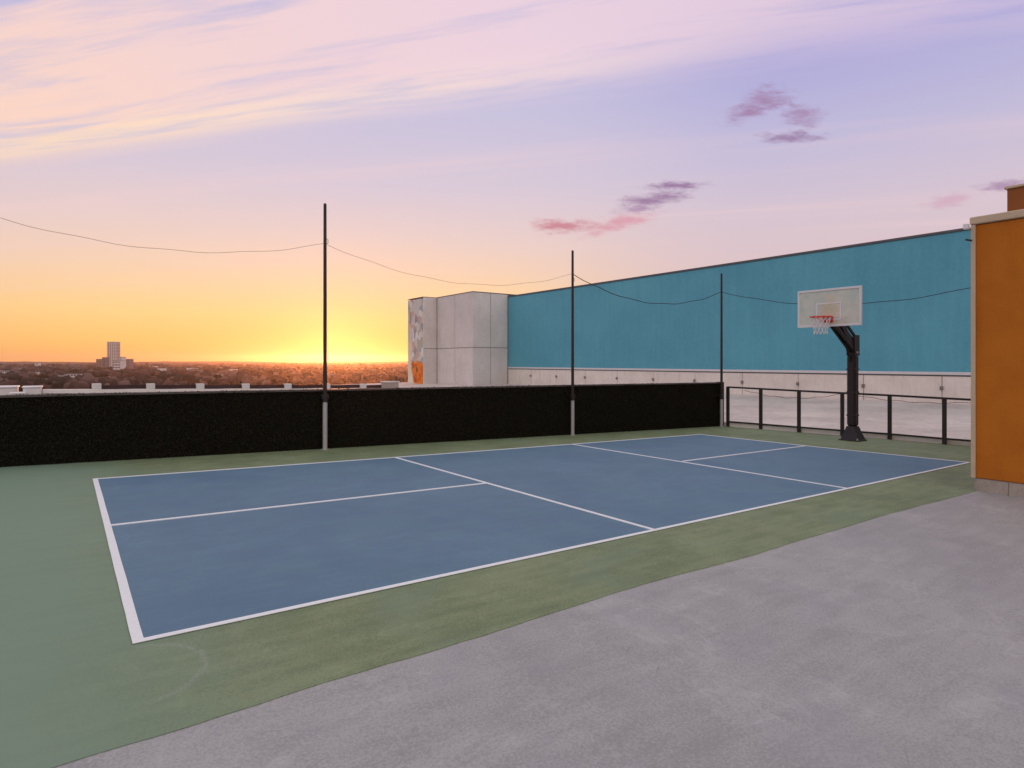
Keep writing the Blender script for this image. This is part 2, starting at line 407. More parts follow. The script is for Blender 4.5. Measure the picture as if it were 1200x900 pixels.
def glassmat():
    m, nt, b = material('backboard_acrylic', 0.25, 0.5)
    b.inputs['Base Color'].default_value = (0.92, 0.88, 0.76, 1)  # warm reflection of the sky is painted in as this base colour
    t = nt.nodes.new('ShaderNodeBsdfTransparent'); t.inputs[0].default_value = (0.92, 0.96, 0.93, 1)
    ms = nt.nodes.new('ShaderNodeMixShader')
    p = coords(nt, 'Position'); n = noise(nt, p, 3.0, 4)
    nt.links.new(((n - 0.5) * 0.6 + 0.50).s, ms.inputs[0])
    nt.links.new(t.outputs[0], ms.inputs[1]); nt.links.new(b.outputs[0], ms.inputs[2])
    nt.links.new(ms.outputs[0], nt.nodes['Material Output'].inputs[0]); return m
M['acrylic'] = glassmat()

# ------------------------------------------------------------------ ground and deck (setting)
def sheet(name, poly, lift, mat, parent=None, thick=0.0):
    mb = MB(); n = len(poly)
    top = [(x, y, DZ(x) + lift) for x, y in poly]
    if thick:
        mb.add(top + [(x, y, z - thick) for x, y, z in top], [tuple(range(n)), tuple(range(2 * n - 1, n - 1, -1))] + [(i, n + i, n + (i + 1) % n, (i + 1) % n) for i in range(n)])
    else: mb.add(top, [tuple(range(n))])
    o = mb.build(name, mat, parent)
    return o
deck = sheet('roof_deck', [(-9, -22), (30, -22), (30, -3.0), (17.6, -1.2), (17.15, 1.0), (16.12, 7.9), (16.1, 8.3), (-9, 9.3)], 0.0, M['grey_deck'], thick=0.6)
tag(deck, kind='structure')
edge = [(-9, -1.16), (-0.6, -1.11), (0.148, -1.100), (0.43, -1.083), (0.77, -1.062), (1.37, -1.063), (1.98, -1.052), (3.27, -0.992), (4.66, -1.035), (7.37, -0.99), (10.16, -1.055), (13, -1.05), (17.45, -1.05)]
fe = []
for (xa, ya), (xb, yb) in zip(edge[:-1], edge[1:]):
    k_ = max(1, int((xb - xa) / 0.12))
    for q in range(k_): fe.append((xa + (xb - xa) * q / k_, ya + (yb - ya) * q / k_ + random.uniform(-0.005, 0.005) + 0.012 * mnoise.noise(Vector((xa + (xb - xa) * q / k_, 3, 1)))))
edge = fe + [edge[-1]]
tag(sheet('green_court_surround', edge + [(17.15, 0.9), (16.1, 7.0), (16.1, 8.25), (-9, 9.25)], 0.004, M['green_court'], thick=0.0035), kind='structure')
# corners as surveyed: the court is a hand-taped rectangle, slightly out of square
A, B, Cc, D = (0.0, 0.0), (-0.02, 6.16), (13.25, 5.90), (13.70, 0.06)
court = sheet('blue_pickleball_court', [A, D, Cc, B], 0.008, M['blue_court'], thick=0.0035); tag(court, kind='structure')
def stripe(p, q, w=0.05, ext=0.0):
    p, q = Vector(p), Vector(q); t = (q - p).normalized(); n = Vector((-t.y, t.x)) * w / 2; p = p - t * ext; q = q + t * ext
    k = 24; mb = MB(); vs = []
    for i in range(k + 1):
        c = p.lerp(q, i / k)
        for sgn in (1, -1):
            j = (random.random() - 0.5) * 0.004
            x, y = c.x + n.x * (sgn + j / w), c.y + n.y * (sgn + j / w); vs.append((x, y, DZ(x) + STR[0]))
    STR[0] += 0.0004
    n2_ = len(vs); vs += [(x, y, z - 0.0035 - 0.0004 * len(LN)) for x, y, z in vs]; LN.append(1)
    fs = [(2 * i, 2 * i + 1, 2 * i + 3, 2 * i + 2) for i in range(k)]
    for i in range(k):
        for q in (0, 1): fs.append((2 * i + q, 2 * i + 2 + q, n2_ + 2 * i + 2 + q, n2_ + 2 * i + q))
    fs += [(0, 1, n2_ + 1, n2_), (2 * k, 2 * k + 1, n2_ + 2 * k + 1, n2_ + 2 * k)]
    mb.add(vs, fs)
    o = mb.build('court_line', M['line']); tag(o, kind='structure'); return o
STR = [0.0115]; LN = []
stripe((0.0266, -0.0245), (0.006, 6.185), 0.060, 0.0)
stripe((-0.002, 0.0), (13.70, 0.06), 0.050, 0.0)
stripe((13.69, 0.06), (13.724, 0.0602), 0.050)
stripe((-0.02, 6.16), (4.505, 6.0), 0.050, 0.0); stripe((4.505, 6.0), (8.73, 5.92), 0.050); stripe((8.73, 5.92), (13.25, 5.89), 0.050)
stripe((13.70, 0.06), (13.387, 3.083), 0.050); stripe((13.387, 3.083), (13.25, 5.90), 0.050)
stripe((4.505, 5.99), (4.599, 0.015), 0.050)
stripe((8.727, 5.90), (8.80, 0.045), 0.050)
stripe((0.03, 3.12), (4.55, 3.06), 0.050)
stripe((8.85, 2.99), (13.387, 3.083), 0.050)

# adjacent roof deck between the railing and the blue-walled building
mb = MB(); mb.add([(17.9, -30, -0.72), (36.5, -30, -0.34), (36.5, 60, -0.64), (17.2, 60, -0.9)], [(0, 1, 2, 3)])
mb.add([(17.9, -30, -1.6), (36.5, -30, -1.6), (36.5, 60, -1.6), (17.2, 60, -1.6)], [(3, 2, 1, 0)])
mb.add([(17.2, 60, -0.9), (17.9, -30, -0.72), (17.9, -30, -1.6), (17.2, 60, -1.6)], [(0, 1, 2, 3)])
tag(mb.build('adjacent_roof_deck', M['concrete_floor']), kind='structure')
mb = MB(); mb.box(-8.8, 29.8, -21.8, 8.0, -25, -1.3); mb.box(18.2, 36, -29, 59, -25, -1.65)
tag(mb.build('building_mass_below', M['concrete_panel']), kind='structure')
# kerb under the railing
k = [(16.10, 7.25), (16.30, 6.10), (16.52, 4.95), (16.72, 3.85), (16.93, 2.75), (17.07, 1.55), (17.20, 0.85), (17.36, -1.0)]
mb = MB()
for i in range(len(k) - 1):
    a, b = Vector(k[i]), Vector(k[i + 1]); t = (b - a).normalized(); n = Vector((-t.y, t.x))
    ps = [a + n * 0.0, b + n * 0.0, b + n * 0.16, a + n * 0.16]
    zs = [DZ(p.x) for p in ps]
    mb.add([(p.x, p.y, z - 0.05) for p, z in zip(ps, zs)] + [(p.x, p.y, z + 0.135) for p, z in zip(ps, zs)], [(0, 1, 2, 3), (4, 5, 6, 7), (0, 1, 5, 4), (1, 2, 6, 5), (2, 3, 7, 6), (3, 0, 4, 7)])
tag(mb.build('deck_edge_kerb', M['kerb']), kind='structure')

# ------------------------------------------------------------------ hedge screen along the far side
hx0, hx1 = -7.0, 16.02
HY = lambda x: 7.90 - 0.050 * x
HT = lambda x: 1.115 - 0.0072 * max(x, 0)
hd = empty('hedge_screen', (0, HY(0), 0), 'low black-green artificial hedge screen along the far side of the court', 'hedge')
rot = math.atan(-0.050)
def hp(x, dy, z): return (x, HY(x) - HY(0) + dy, z)
mb = MB(); N = 23
vs = []
for i in range(N + 1):
    x = hx0 + (hx1 - hx0) * i / N
    vs += [hp(x, 0.10, DZ(x) - 0.0), hp(x, 0.10, HT(x) - 0.02), hp(x, 0.24, HT(x) - 0.02), hp(x, 0.24, DZ(x))]
mb.add(vs, [(4 * i + a, 4 * i + b, 4 * i + 4 + b, 4 * i + 4 + a) for i in range(N) for a, b in ((0, 1), (1, 2), (2, 3), (3, 0))] + [(0, 1, 2, 3), (4 * N, 4 * N + 3, 4 * N + 2, 4 * N + 1)])
mb.build('backing_panel', M['hedge_back'], hd)
nl = 80000
lx = rng.uniform(hx0, hx1, nl); lt = rng.random(nl)
zt = 1.115 - 0.0072 * np.maximum(lx, 0); zb = -0.021346 * lx + 0.01
lz = zb + (zt - zb) * lt
over = rng.random(nl) < 0.02; lz = np.where(over, zt + rng.uniform(0, 0.03, nl), lz)
tuft = np.array([mnoise.noise(Vector((a * 3.1, 0, c * 3.1))) for a, c in zip(lx, lz)])
ly = 7.90 - 0.05 * lx - 7.90 + 0.08 - rng.random(nl) * 0.05 - (tuft * 0.03)
s_ = rng.uniform(0.010, 0.022, nl)
e1 = rng.normal(size=(nl, 3)); e1 /= np.linalg.norm(e1, axis=1)[:, None]
e2 = rng.normal(size=(nl, 3)); e2 -= (e2 * e1).sum(1)[:, None] * e1; e2 /= np.linalg.norm(e2, axis=1)[:, None]
ctr = np.stack([lx, ly, lz], 1)
V4 = np.stack([ctr - e1 * s_[:, None], ctr + e2 * s_[:, None] * 0.5, ctr + e1 * s_[:, None], ctr - e2 * s_[:, None] * 0.5], 1).reshape(-1, 3)
V4[:, 1] = np.minimum(V4[:, 1], np.repeat(-0.05 * lx + 0.095, 4))
def npmesh(name, V, F, k, mats, parent=None, mi=None, smooth=False):
    me = bpy.data.meshes.new(name); me.vertices.add(len(V)); me.vertices.foreach_set('co', V.astype(np.float32).ravel())
    nf = len(F); me.loops.add(nf * k); me.loops.foreach_set('vertex_index', F.astype(np.int32).ravel())
    me.polygons.add(nf); me.polygons.foreach_set('loop_start', np.arange(nf, dtype=np.int32) * k)
    me.polygons.foreach_set('loop_total', np.full(nf, k, dtype=np.int32))
    if mi is not None: me.polygons.foreach_set('material_index', mi.astype(np.int32))
    for m in (mats if isinstance(mats, list) else [mats]): me.materials.append(m)
    me.update(calc_edges=True)
    if smooth: me.polygons.foreach_set('use_smooth', np.ones(nf, bool))
    o = bpy.data.objects.new(name, me); COL.objects.link(o)
    if parent: o.parent = parent
    return o
lv = npmesh('leaves', V4, np.arange(nl * 4).reshape(-1, 4), 4, M['hedge_leaf'], hd); lv['kind'] = 'stuff'
mb = MB()
for i in range(N):
    a, b = hx0 + (hx1 - hx0) * i / N, hx0 + (hx1 - hx0) * (i + 1) / N
    ps = [hp(a, 0.04, HT(a)), hp(b, 0.04, HT(b)), hp(b, 0.27, HT(b)), hp(a, 0.27, HT(a))]
    mb.add([(p[0], p[1], p[2] - 0.015) for p in ps] + [(p[0], p[1], p[2] + 0.018) for p in ps], [(0, 3, 2, 1), (4, 5, 6, 7), (0, 1, 5, 4), (2, 3, 7, 6)] + ([(3, 0, 4, 7)] if i == 0 else []) + ([(1, 2, 6, 5)] if i == N - 1 else []))
mb.build('cap_rail', M['cap'], hd)
mb = MB(); xe = hx1 + 0.05; mb.bbox(xe - 0.045, xe + 0.045, HY(xe) - HY(0) + 0.03, HY(xe) - HY(0) + 0.26, DZ(xe), HT(xe) + 0.03, 0.008)
mb.build('end_post', M['black_metal'], hd)

# ------------------------------------------------------------------ net poles and ropes
poles = [(-2.30, 8.02, 4.95, 0.98), (3.798, 0, 4.786, 0.858), (10.053, 0, 4.489, 0.673), (15.90, 0, 4.374, 0.507), (17.32, -0.35, 4.30, 0.45)]
plabels = ['net pole standing off the left end of the hedge', 'tallest net pole, dark against the glow of the setting sun', 'middle net pole, in front of the left part of the blue wall',
           'shortest net pole, at the right end of the hedge beside the black railing', 'net pole hidden behind the orange building']
PP = []
for i, (x, y, zt_, zs) in enumerate(poles):
    if i < 4: y = HY(x) - 0.03
    zb_ = DZ(x); PP.append((x, y, zt_))
    if i in (0, 4): pass
    o = empty('net_pole', (x, y, zb_), plabels[i], 'pole', 'dark net poles around the court')
    H = zt_ - zb_; S0 = zs - zb_
    mb = MB(); mb.tube([(0, 0, S0 + 0.02), (0, 0, H * 0.5), (0, 0, H - 0.02), (0, 0, H)], [0.040, 0.036, 0.030, 0.012], 12); mb.build('shaft', M['brown_metal'], o, smooth=False)
    mb = MB(); mb.tube([(0, 0, 0.0), (0, 0, S0)], 0.046, 12); mb.build('sleeve', M['galv'], o)
    mb = MB(); mb.tube([(0, 0, S0 - 0.0), (0, 0, S0 + 0.05)], 0.056, 12); mb.bbox(-0.07, 0.07, -0.03, 0.06, S0 + 0.055, S0 + 0.15, 0.008); mb.build('clamp', M['black_metal'], o)
    mb = MB(); mb.tube([(0, 0, 0), (0, 0, 0.012)], 0.085, 12)
    mb.build('base_flange', M['galv'], o)
    mb = MB(); mb.tube([(0.03, 0, H - 0.80), (0.06, 0, H - 0.78), (0.06, 0, H - 0.72), (0.035, 0, H - 0.70)], 0.006, 6); mb.build('rope_eye', M['black_metal'], o)
def rope(p, q, sag, r, label, name='net_rope'):
    p, q = Vector(p), Vector(q); pts = []
    for k in range(33):
        t = k / 32; c = p.lerp(q, t); c.z -= 4 * sag * t * (1 - t) + 0.012 * math.sin(t * 31); pts.append(c)
    mb = MB(); mb.tube(pts, r, 6); o = mb.build(name, M['rope' if r > 0.005 else 'thin_rope'], smooth=True)
    return tag(o, label, 'rope', 'slack net ropes')
zt = [p[2] for p in PP]
rope((PP[0][0], PP[0][1], 4.20), (PP[1][0], PP[1][1], 3.99), 0.50, 0.0034, 'thin rope sagging from the left edge of the picture to the tallest pole')
rope((PP[1][0], PP[1][1], 3.99), (PP[2][0], PP[2][1], 3.89), 0.52, 0.0034, 'thin rope sagging between the tallest and the middle pole')
rope((PP[2][0], PP[2][1], 3.89), (PP[3][0], PP[3][1], 3.80), 0.55, 0.009, 'thin rope sagging in front of the blue wall between the middle and shortest pole')
rope((PP[3][0], PP[3][1], 3.80), (PP[4][0], PP[4][1], 3.78), 0.60, 0.009, 'thin rope sagging behind the backboard towards the orange building')
rope((PP[3][0] + 0.3, PP[3][1] - 0.6, 0.80), (16.62, 3.85, 0.78), 0.17, 0.006, 'low thin rope drooping below the left half of the railing')
rope((16.72, 3.6, 0.77), (17.2, 0.6, 0.74), 0.12, 0.006, 'low thin rope drooping below the right half of the railing')

# ------------------------------------------------------------------ black railing
rposts = [(16.12, 7.0), (16.30, 6.01), (16.44, 4.92), (16.64, 3.82), (16.88, 2.74), (16.96, 1.55), (17.14, 0.40), (17.3, -0.75)]
rl = empty('railing', (rposts[0][0], rposts[0][1], DZ(16.12)), 'black metal railing with open bays between the hedge and the orange building', 'railing')
O = Vector((rposts[0][0], rposts[0][1], DZ(16.12)))
RT = lambda i: 0.895 - 0.0225 * i
for i, (x, y) in enumerate(rposts):
    M_ = Matrix.Translation(Vector((x, y, 0)) - O) @ Matrix.Rotation(0.15, 4, 'Z')
    mb = MB(); mb.bbox(-0.035, 0.035, -0.045, 0.045, DZ(x), RT(i) - 0.005, 0.006, M=M_); mb.build('post', M['black_metal'], rl)
def rails(name, zf, h, w):
    mb = MB()
    for i in range(len(rposts) - 1):
        a, b = Vector((*rposts[i], zf(i))) - O, Vector((*rposts[i + 1], zf(i + 1))) - O
        t = (b - a).normalized(); n = Vector((-t.y, t.x, 0)).normalized() * w / 2
        c = [a - n, a + n, b + n, b - n]
        mb.add([p + Vector((0, 0, -h / 2)) for p in c] + [p + Vector((0, 0, h / 2)) for p in c], [(0, 1, 2, 3), (4, 5, 6, 7), (0, 1, 5, 4), (1, 2, 6, 5), (2, 3, 7, 6), (3, 0, 4, 7)])
    return mb.build(name, M['black_metal'], rl)
rails('top_rail', lambda i: RT(i) - 0.02, 0.05, 0.06)
rails('bottom_rail', lambda i: DZ(rposts[i][0]) + 0.155 - 0.003 * i, 0.045, 0.045)

# ------------------------------------------------------------------ basketball hoop
hb = (15.70, 3.12, DZ(15.7) + 0.005)
hp_ = empty('basketball_hoop', hb, 'basketball hoop on a black padded post with white framed clear backboard', 'basketball hoop')
mb = MB(); mb.bbox(-0.24, 0.24, -0.24, 0.24, 0, 0.03, 0.006); mb.build('base_plate', M['black_metal'], hp_)
mb = MB(); w0, w1 = 0.215, 0.12
for z0, z1, a, b in ((0.03, 0.20, 0.215, 0.150), (0.20, 0.36, 0.150, 0.105)):
    mb.add([(sx_ * q, sy_ * q, z) for z, q in ((z0, a), (z1, b)) for sx_, sy_ in ((-1, -1), (1, -1), (1, 1), (-1, 1))], [(0, 1, 5, 4), (1, 2, 6, 5), (2, 3, 7, 6), (3, 0, 4, 7), (4, 5, 6, 7), (3, 2, 1, 0)])
mb.build('base_skirt', M['black_pad'], hp_)
for sx_, sy_ in ((-1, -1), (1, -1), (1, 1), (-1, 1)):
    mb = MB(); mb.tube([(sx_ * 0.205, sy_ * 0.205, 0.03), (sx_ * 0.205, sy_ * 0.205, 0.075)], 0.018, 6); mb.build('anchor_bolt', M['galv'], hp_)
mb = MB(); mb.bbox(-0.075, 0.075, -0.075, 0.075, 0.03, 2.50, 0.012); mb.build('post', M['black_metal'], hp_)
mb = MB(); mb.bbox(-0.108, 0.108, -0.108, 0.108, 0.36, 2.16, 0.04)
mb.build('post_pad', M['black_pad'], hp_)
for z in (0.62, 1.2, 1.78):
    mb = MB(); mb.bbox(-0.111, 0.111, -0.111, 0.111, z, z + 0.035, 0.006); mb.build('pad_strap', M['brown_metal'], hp_)
# elbow bracket, two pairs of arms (a parallelogram) and the height adjuster
BX = -1.22; BZ = 2.86 - hb[2]            # backboard plane and its lower edge, local
BZ0 = 2.50 - hb[2]
mb = MB(); mb.bbox(-0.12, 0.15, -0.10, -0.085, 2.14, 2.66, 0.004); mb.bbox(-0.12, 0.15, 0.085, 0.10, 2.14, 2.66, 0.004); mb.bbox(0.02, 0.16, -0.085, 0.085, 2.18, 2.62, 0.02)
mb.build('elbow_bracket', M['black_metal'], hp_)
def beam(mb, a, b, w, h):
    a, b = Vector(a), Vector(b); t = (b - a); L = t.length; q = t.to_track_quat('X', 'Z').to_matrix().to_4x4()
    mb.bbox(0, L, -w / 2, w / 2, -h / 2, h / 2, 0.006, M=Matrix.Translation(a) @ q)
for y in (-0.055, 0.055):
    mb = MB(); beam(mb, (0.03, y, 2.22), (BX + 0.10, y, BZ0 + 0.12), 0.05, 0.085); mb.build('lower_arm', M['black_metal'], hp_)
    mb = MB(); beam(mb, (0.09, y, 2.56), (BX + 0.10, y, BZ0 + 0.52), 0.05, 0.065); mb.build('upper_arm', M['black_metal'], hp_)
mb = MB(); beam(mb, (0.02, 0, 2.24), (BX + 0.35, 0, BZ0 + 0.26), 0.15, 0.17); mb.build('arm_pad', M['black_pad'], hp_)
mb = MB(); mb.tube([(0.0, -0.125, 2.22), (0.0, 0.125, 2.22)], 0.028, 10); mb.build('pivot_bolt', M['galv'], hp_)
mb = MB(); mb.tube([(-0.10, 0, 2.0), (-0.40, 0, 2.45)], 0.028, 8); mb.build('height_adjuster', M['black_metal'], hp_)
bw, bh = 1.52, 0.915
bb = MB(); bb.box(BX - 0.006, BX + 0.006, -bw / 2 + 0.02, bw / 2 - 0.02, BZ0 + 0.02, BZ0 + bh - 0.02); bd = bb.build('backboard', M['acrylic'], hp_)
mb = MB(); t_ = 0.052
mb.bbox(BX - 0.022, BX + 0.022, -bw / 2, bw / 2, BZ0, BZ0 + t_, 0.004); mb.bbox(BX - 0.022, BX + 0.022, -bw / 2, bw / 2, BZ0 + bh - t_, BZ0 + bh, 0.004)
mb.bbox(BX - 0.0215, BX + 0.0215, -bw / 2, -bw / 2 + t_, BZ0 + t_, BZ0 + bh - t_, 0.004); mb.bbox(BX - 0.0215, BX + 0.0215, bw / 2 - t_, bw / 2, BZ0 + t_, BZ0 + bh - t_, 0.004)
mb.build('frame', M['white_metal'], bd)
sw, s0, s1, q = 0.30, BZ0 + 0.15, BZ0 + 0.58, 0.035
mb = MB()
for y0, y1, z0, z1 in ((-sw, sw, s0, s0 + q), (-sw, sw, s1 - q, s1), (-sw, -sw + q, s0 + q, s1 - q), (sw - q, sw, s0 + q, s1 - q)): mb.box(BX - 0.010, BX - 0.0065, y0, y1, z0, z1)
mb.build('target_square', M['white_metal'], bd)
mb = MB(); mb.bbox(BX + 0.08, BX + 0.11, -0.22, 0.22, BZ0 + 0.06, BZ0 + 0.60, 0.01); mb.bbox(BX + 0.078, BX + 0.10, -0.08, 0.08, BZ0 + 0.60, BZ0 + 0.80, 0.006)
mb.build('mounting_plate', simple('olive_grey_plate', (0.75, 0.66, 0.30, 1), 0.6, 0.3), hp_)
mb = MB(); mb.bbox(BX + 0.03, BX + 0.075, -0.44, 0.44, 2.655 - hb[2], 2.725 - hb[2], 0.008); mb.build('support_beam', M['black_metal'], hp_)
RZ = 2.72 - hb[2]; RC = (BX - 0.15 - 0.2286, 0, RZ)
circ = lambda r, z, n=28: [(RC[0] + r * math.cos(2 * math.pi * k / n), r * math.sin(2 * math.pi * k / n), z) for k in range(n)] + [(RC[0] + r, 0, z)]
mb = MB(); mb.tube(circ(0.2286, RZ), 0.013, 8); rim = mb.build('rim', M['red_rim'], hp_, smooth=True)
mb = MB(); mb.bbox(BX - 0.15, BX - 0.02, -0.10, 0.10, RZ - 0.01, RZ + 0.004, 0.003); mb.bbox(BX - 0.04, BX - 0.012, -0.11, 0.11, RZ - 0.12, RZ + 0.03, 0.004)
mb.tube([(BX - 0.04, -0.07, RZ - 0.1), (RC[0] + 0.08, -0.17, RZ - 0.012)], 0.010, 6); mb.tube([(BX - 0.04, 0.07, RZ - 0.1), (RC[0] + 0.08, 0.17, RZ - 0.012)], 0.010, 6)
mb.build('bracket', M['red_rim'], rim)
mb = MB(); nn = 12
prof = [(0.225, 0.0), (0.195, -0.10), (0.165, -0.20), (0.145, -0.30), (0.15, -0.40)]
pt = lambda i, k: Vector((RC[0] + prof[i][0] * math.cos(math.pi * (2 * k + i) / nn), prof[i][0] * math.sin(math.pi * (2 * k + i) / nn), RZ - 0.012 + prof[i][1]))
for i in range(4):
    for k in range(nn):
        mb.tube([pt(i, k), pt(i + 1, k)], 0.0065, 4, False); mb.tube([pt(i, k), pt(i + 1, (k - 1) % nn)], 0.0065, 4, False)
mb.build('net', M['white_cord'], hp_)

# ------------------------------------------------------------------ orange building on the right
ob = empty('orange_building', (10.33, -1.02, -0.6), 'orange stucco building with beige coping and stone plinth at the right edge', 'building')
def loc(x0, x1, y0, y1, z0, z1, mb, b=0.0):
    a = (x0 - 10.33, x1 - 10.33, y0 + 1.02, y1 + 1.02, z0 + 0.6, z1 + 0.6)
    return mb.bbox(*a, b) if b else mb.box(*a)
mb = MB(); loc(10.33, 22.0, -13.0, -1.02, -0.03, 3.64, mb, 0.012); mb.build('wall', M['orange'], ob)
mb = MB(); loc(10.355, 21.9, -12.9, -1.045, -0.6, -0.032, mb); mb.build('plinth_core', M['stone'], ob)
rnd = random.Random(4)
y = -1.02; k_ = 0
mesh0 = None
while y > -9.0:                                         # plinth stones along the face in view
    w = 0.40 + rnd.random() * 0.02
    z0 = DZ(10.33) - 0.03
    mb = MB(); a = (0.012 - 0.006 * rnd.random(), 0.06, y - w + 0.008 + 1.02, y + 1.02, z0 + 0.6, -0.040 + 0.6); mb.bbox(*a, 0.006); mb.build('stone', M['stone'], ob)
    y -= w; k_ += 1
mb = MB(); loc(10.29, 22.04, -13.04, -0.98, 3.645, 3.755, mb, 0.012); mb.build('coping', M['beige'], ob)
mb = MB(); loc(10.302, 10.326, -1.048, -0.992, -0.03, 3.64, mb, 0.004); loc(10.328, 10.40, -1.012, -0.992, -0.031, 3.639, mb, 0.004); mb.build('corner_trim', M['beige'], ob)
mb = MB(); loc(11.2, 19, -11, -1.18, 3.76, 4.27, mb, 0.012); mb.build('roof_upstand', M['rust_stucco'], ob)
mb = MB(); loc(11.17, 19.03, -11.03, -1.15, 4.272, 4.31, mb, 0.006); mb.build('upstand_coping', M['beige'], ob)
mb = MB(); mb.tube([(-0.03, 0.02, 4.20), (-0.13, 0.05, 4.20)], 0.012, 8); mb.bbox(-0.17, -0.09, 0.02, 0.08, 4.17, 4.25, 0.008); mb.build('corner_light', M['white_metal'], ob)
mb = MB(); mb.tube([(-0.02, 0.02, 4.02), (-0.14, 0.05, 4.02)], 0.014, 8); mb.build('net_bracket', M['black_metal'], ob)

# ------------------------------------------------------------------ blue-walled building
BXW = 36.065
bl = empty('blue_building', (BXW, 26, -1.6), 'long teal blue stucco building above a pale concrete base', 'building')
def lb(x0, x1, y0, y1, z0, z1, mb, b=0.0):
    a = (x0 - BXW, x1 - BXW, y0 - 26, y1 - 26, z0 + 1.6, z1 + 1.6); return mb.bbox(*a, b) if b else mb.box(*a)
mb = MB(); lb(BXW, 60, -12, 46.2, 1.02, 8.24, mb, 0.02); mb.build('wall', M['blue_wall'], bl)
mb = MB(); lb(BXW + 0.10, 59.8, -12, 46.15, -1.6, 1.0, mb); mb.build('base_wall', M['ledge'], bl)
mb = MB(); lb(BXW - 0.05, BXW + 0.35, -12, 46.24, 8.245, 8.38, mb, 0.01); mb.build('coping', M['dark_trim'], bl)
mb = MB(); lb(BXW - 0.06, BXW - 0.002, -12, 46.2, 0.98, 1.13, mb, 0.01); mb.build('flashing', M['flash'], bl)
mb = MB(); lb(BXW - 0.02, BXW + 0.09, -12, 46.2, 0.915, 0.975, mb); mb.build('dark_strip', M['dark_trim'], bl)  # solid dark grey strip just below the flashing
y = 46.2; i = 0
pw = 3.82
sh = MB(); sh.bbox(0, 0.095, -pw + 0.03, 0, -0.85, 0.91, 0.012)
first = sh.build('concrete_panel', M['concrete_pale'], bl)
while y > -12:
    o = first if i == 0 else first.copy()
    if i: COL.objects.link(o); o.parent = bl
    o.location = (0.0, y - 26, 1.6); y -= pw; i += 1
M['far_grey0'] = simple('grey_scupper_metal', (0.26, 0.235, 0.23, 1), 0.6, 0.3, 0, 0.2, 4, 0)
sm = MB(); sm.bbox(-0.10, 0.0, -0.07, 0.07, -0.10, 0.10, 0.01); sm.box(-0.16, -0.10, -0.05, 0.05, -0.02, 0.05)
sc0 = None; y = 46.2 - pw
while y > -12:
    if sc0 is None: sc0 = sm.build('scupper', M['far_grey0'], bl); o = sc0
    else: o = sc0.copy(); COL.objects.link(o); o.parent = bl
    o.location = (-0.0, y - 26 + 0.015, 1.6 + 0.30); y -= pw

# ------------------------------------------------------------------ concrete tower
tw = empty('concrete_tower', (31.83, 46.28, -25), 'pale grey concrete panel tower with a painted side left of the blue wall', 'tower')
def tl(mb, x0, x1, y0, y1, z0, z1, b=0.0):
    a = (x0 - 31.83, x1 - 31.83, y0 - 46.28, y1 - 46.28, z0 + 25, z1 + 25); return mb.bbox(*a, b) if b else mb.box(*a)
mb = MB(); tl(mb, 31.89, 43, 46.34, 53.4, -25, 8.48); tl(mb, 30.24, 44, 53.51, 57.0, -25, 8.40); mb.build('core', M['ledge'], tw)
def panel(x0, x1, y0, y1, z0, z1, mat='concrete_panel', name='panel'):
    mb = MB(); tl(mb, x0, x1, y0, y1, z0, z1, 0.018); return mb.build(name, M[mat], tw)
for z0, z1 in ((-1.6, 3.03), (3.09, 8.53)):
    panel(31.83, 31.888, 46.31, 49.68, z0, z1); panel(31.83, 31.888, 49.74, 53.39, z0, z1)       # left face
    panel(31.83, 33.93, 46.28, 46.338, z0, z1); panel(33.98, 36.05, 46.28, 46.338, z0, z1)       # right face
    panel(30.18, 31.82, 53.45, 53.508, z0, z1)                                                     # notch
panel(30.18, 30.238, 53.51, 57.05, -1.6, 8.43, 'mural', 'painted_panel')
mb = MB(); tl(mb, 31.80, 43.1, 46.25, 53.42, 8.535, 8.60, 0.01); tl(mb, 30.15, 44.0, 53.425, 57.1, 8.534, 8.58, 0.01); mb.build('coping', M['dark_trim'], tw)

# ------------------------------------------------------------------ neighbouring ramp with posts, beyond the hedge
pr = empty('ramp_barrier', (0.85, 32.13, 0), 'low dark barrier with white posts along the neighbouring roof, beyond the hedge', 'barrier')
ry = lambda x: 32.13 + 0.0077 * (x - 0.85)
lz = lambda x: 0.306 - 0.0225 * (x - 0.85)
x0, x1 = -1.25, 17.4
def strip(name, ya, yb, za, zb, mat):
    mb = MB(); q = [(x0, ya, lz(x0)), (x1, ya, lz(x1)), (x1, yb, lz(x1)), (x0, yb, lz(x0))]
    mb.add([(a - 0.85, b, c + za) for a, b, c in q] + [(a - 0.85, b, c + zb) for a, b, c in q], [(0, 1, 2, 3), (4, 5, 6, 7), (0, 1, 5, 4), (1, 2, 6, 5), (2, 3, 7, 6), (3, 0, 4, 7)]); return mb.build(name, mat, pr)
strip('ledge', -0.35, 0.25, -0.18, 0.0, M['kerb'])
strip('slab_edge', -0.25, 0.25, -3.0, -0.185, M['ledge'])
pan = MB()
for j in range(0, 7):
    x = 0.85 + 2.29 * j
    mb = MB(); mb.bbox(-0.19, 0.19, -0.30, 0.08, 0.004, 0.285, 0.015); o = mb.build('post', M['white_wall'], pr, loc=(x - 0.85, 0, lz(x)))
    mb = MB(); mb.bbox(0.2, 2.09, -0.16, -0.06, 0.004, 0.215, 0.01); mb.build('panel', M['dark_panel'], pr, loc=(x - 0.85, 0, lz(x + 1)))
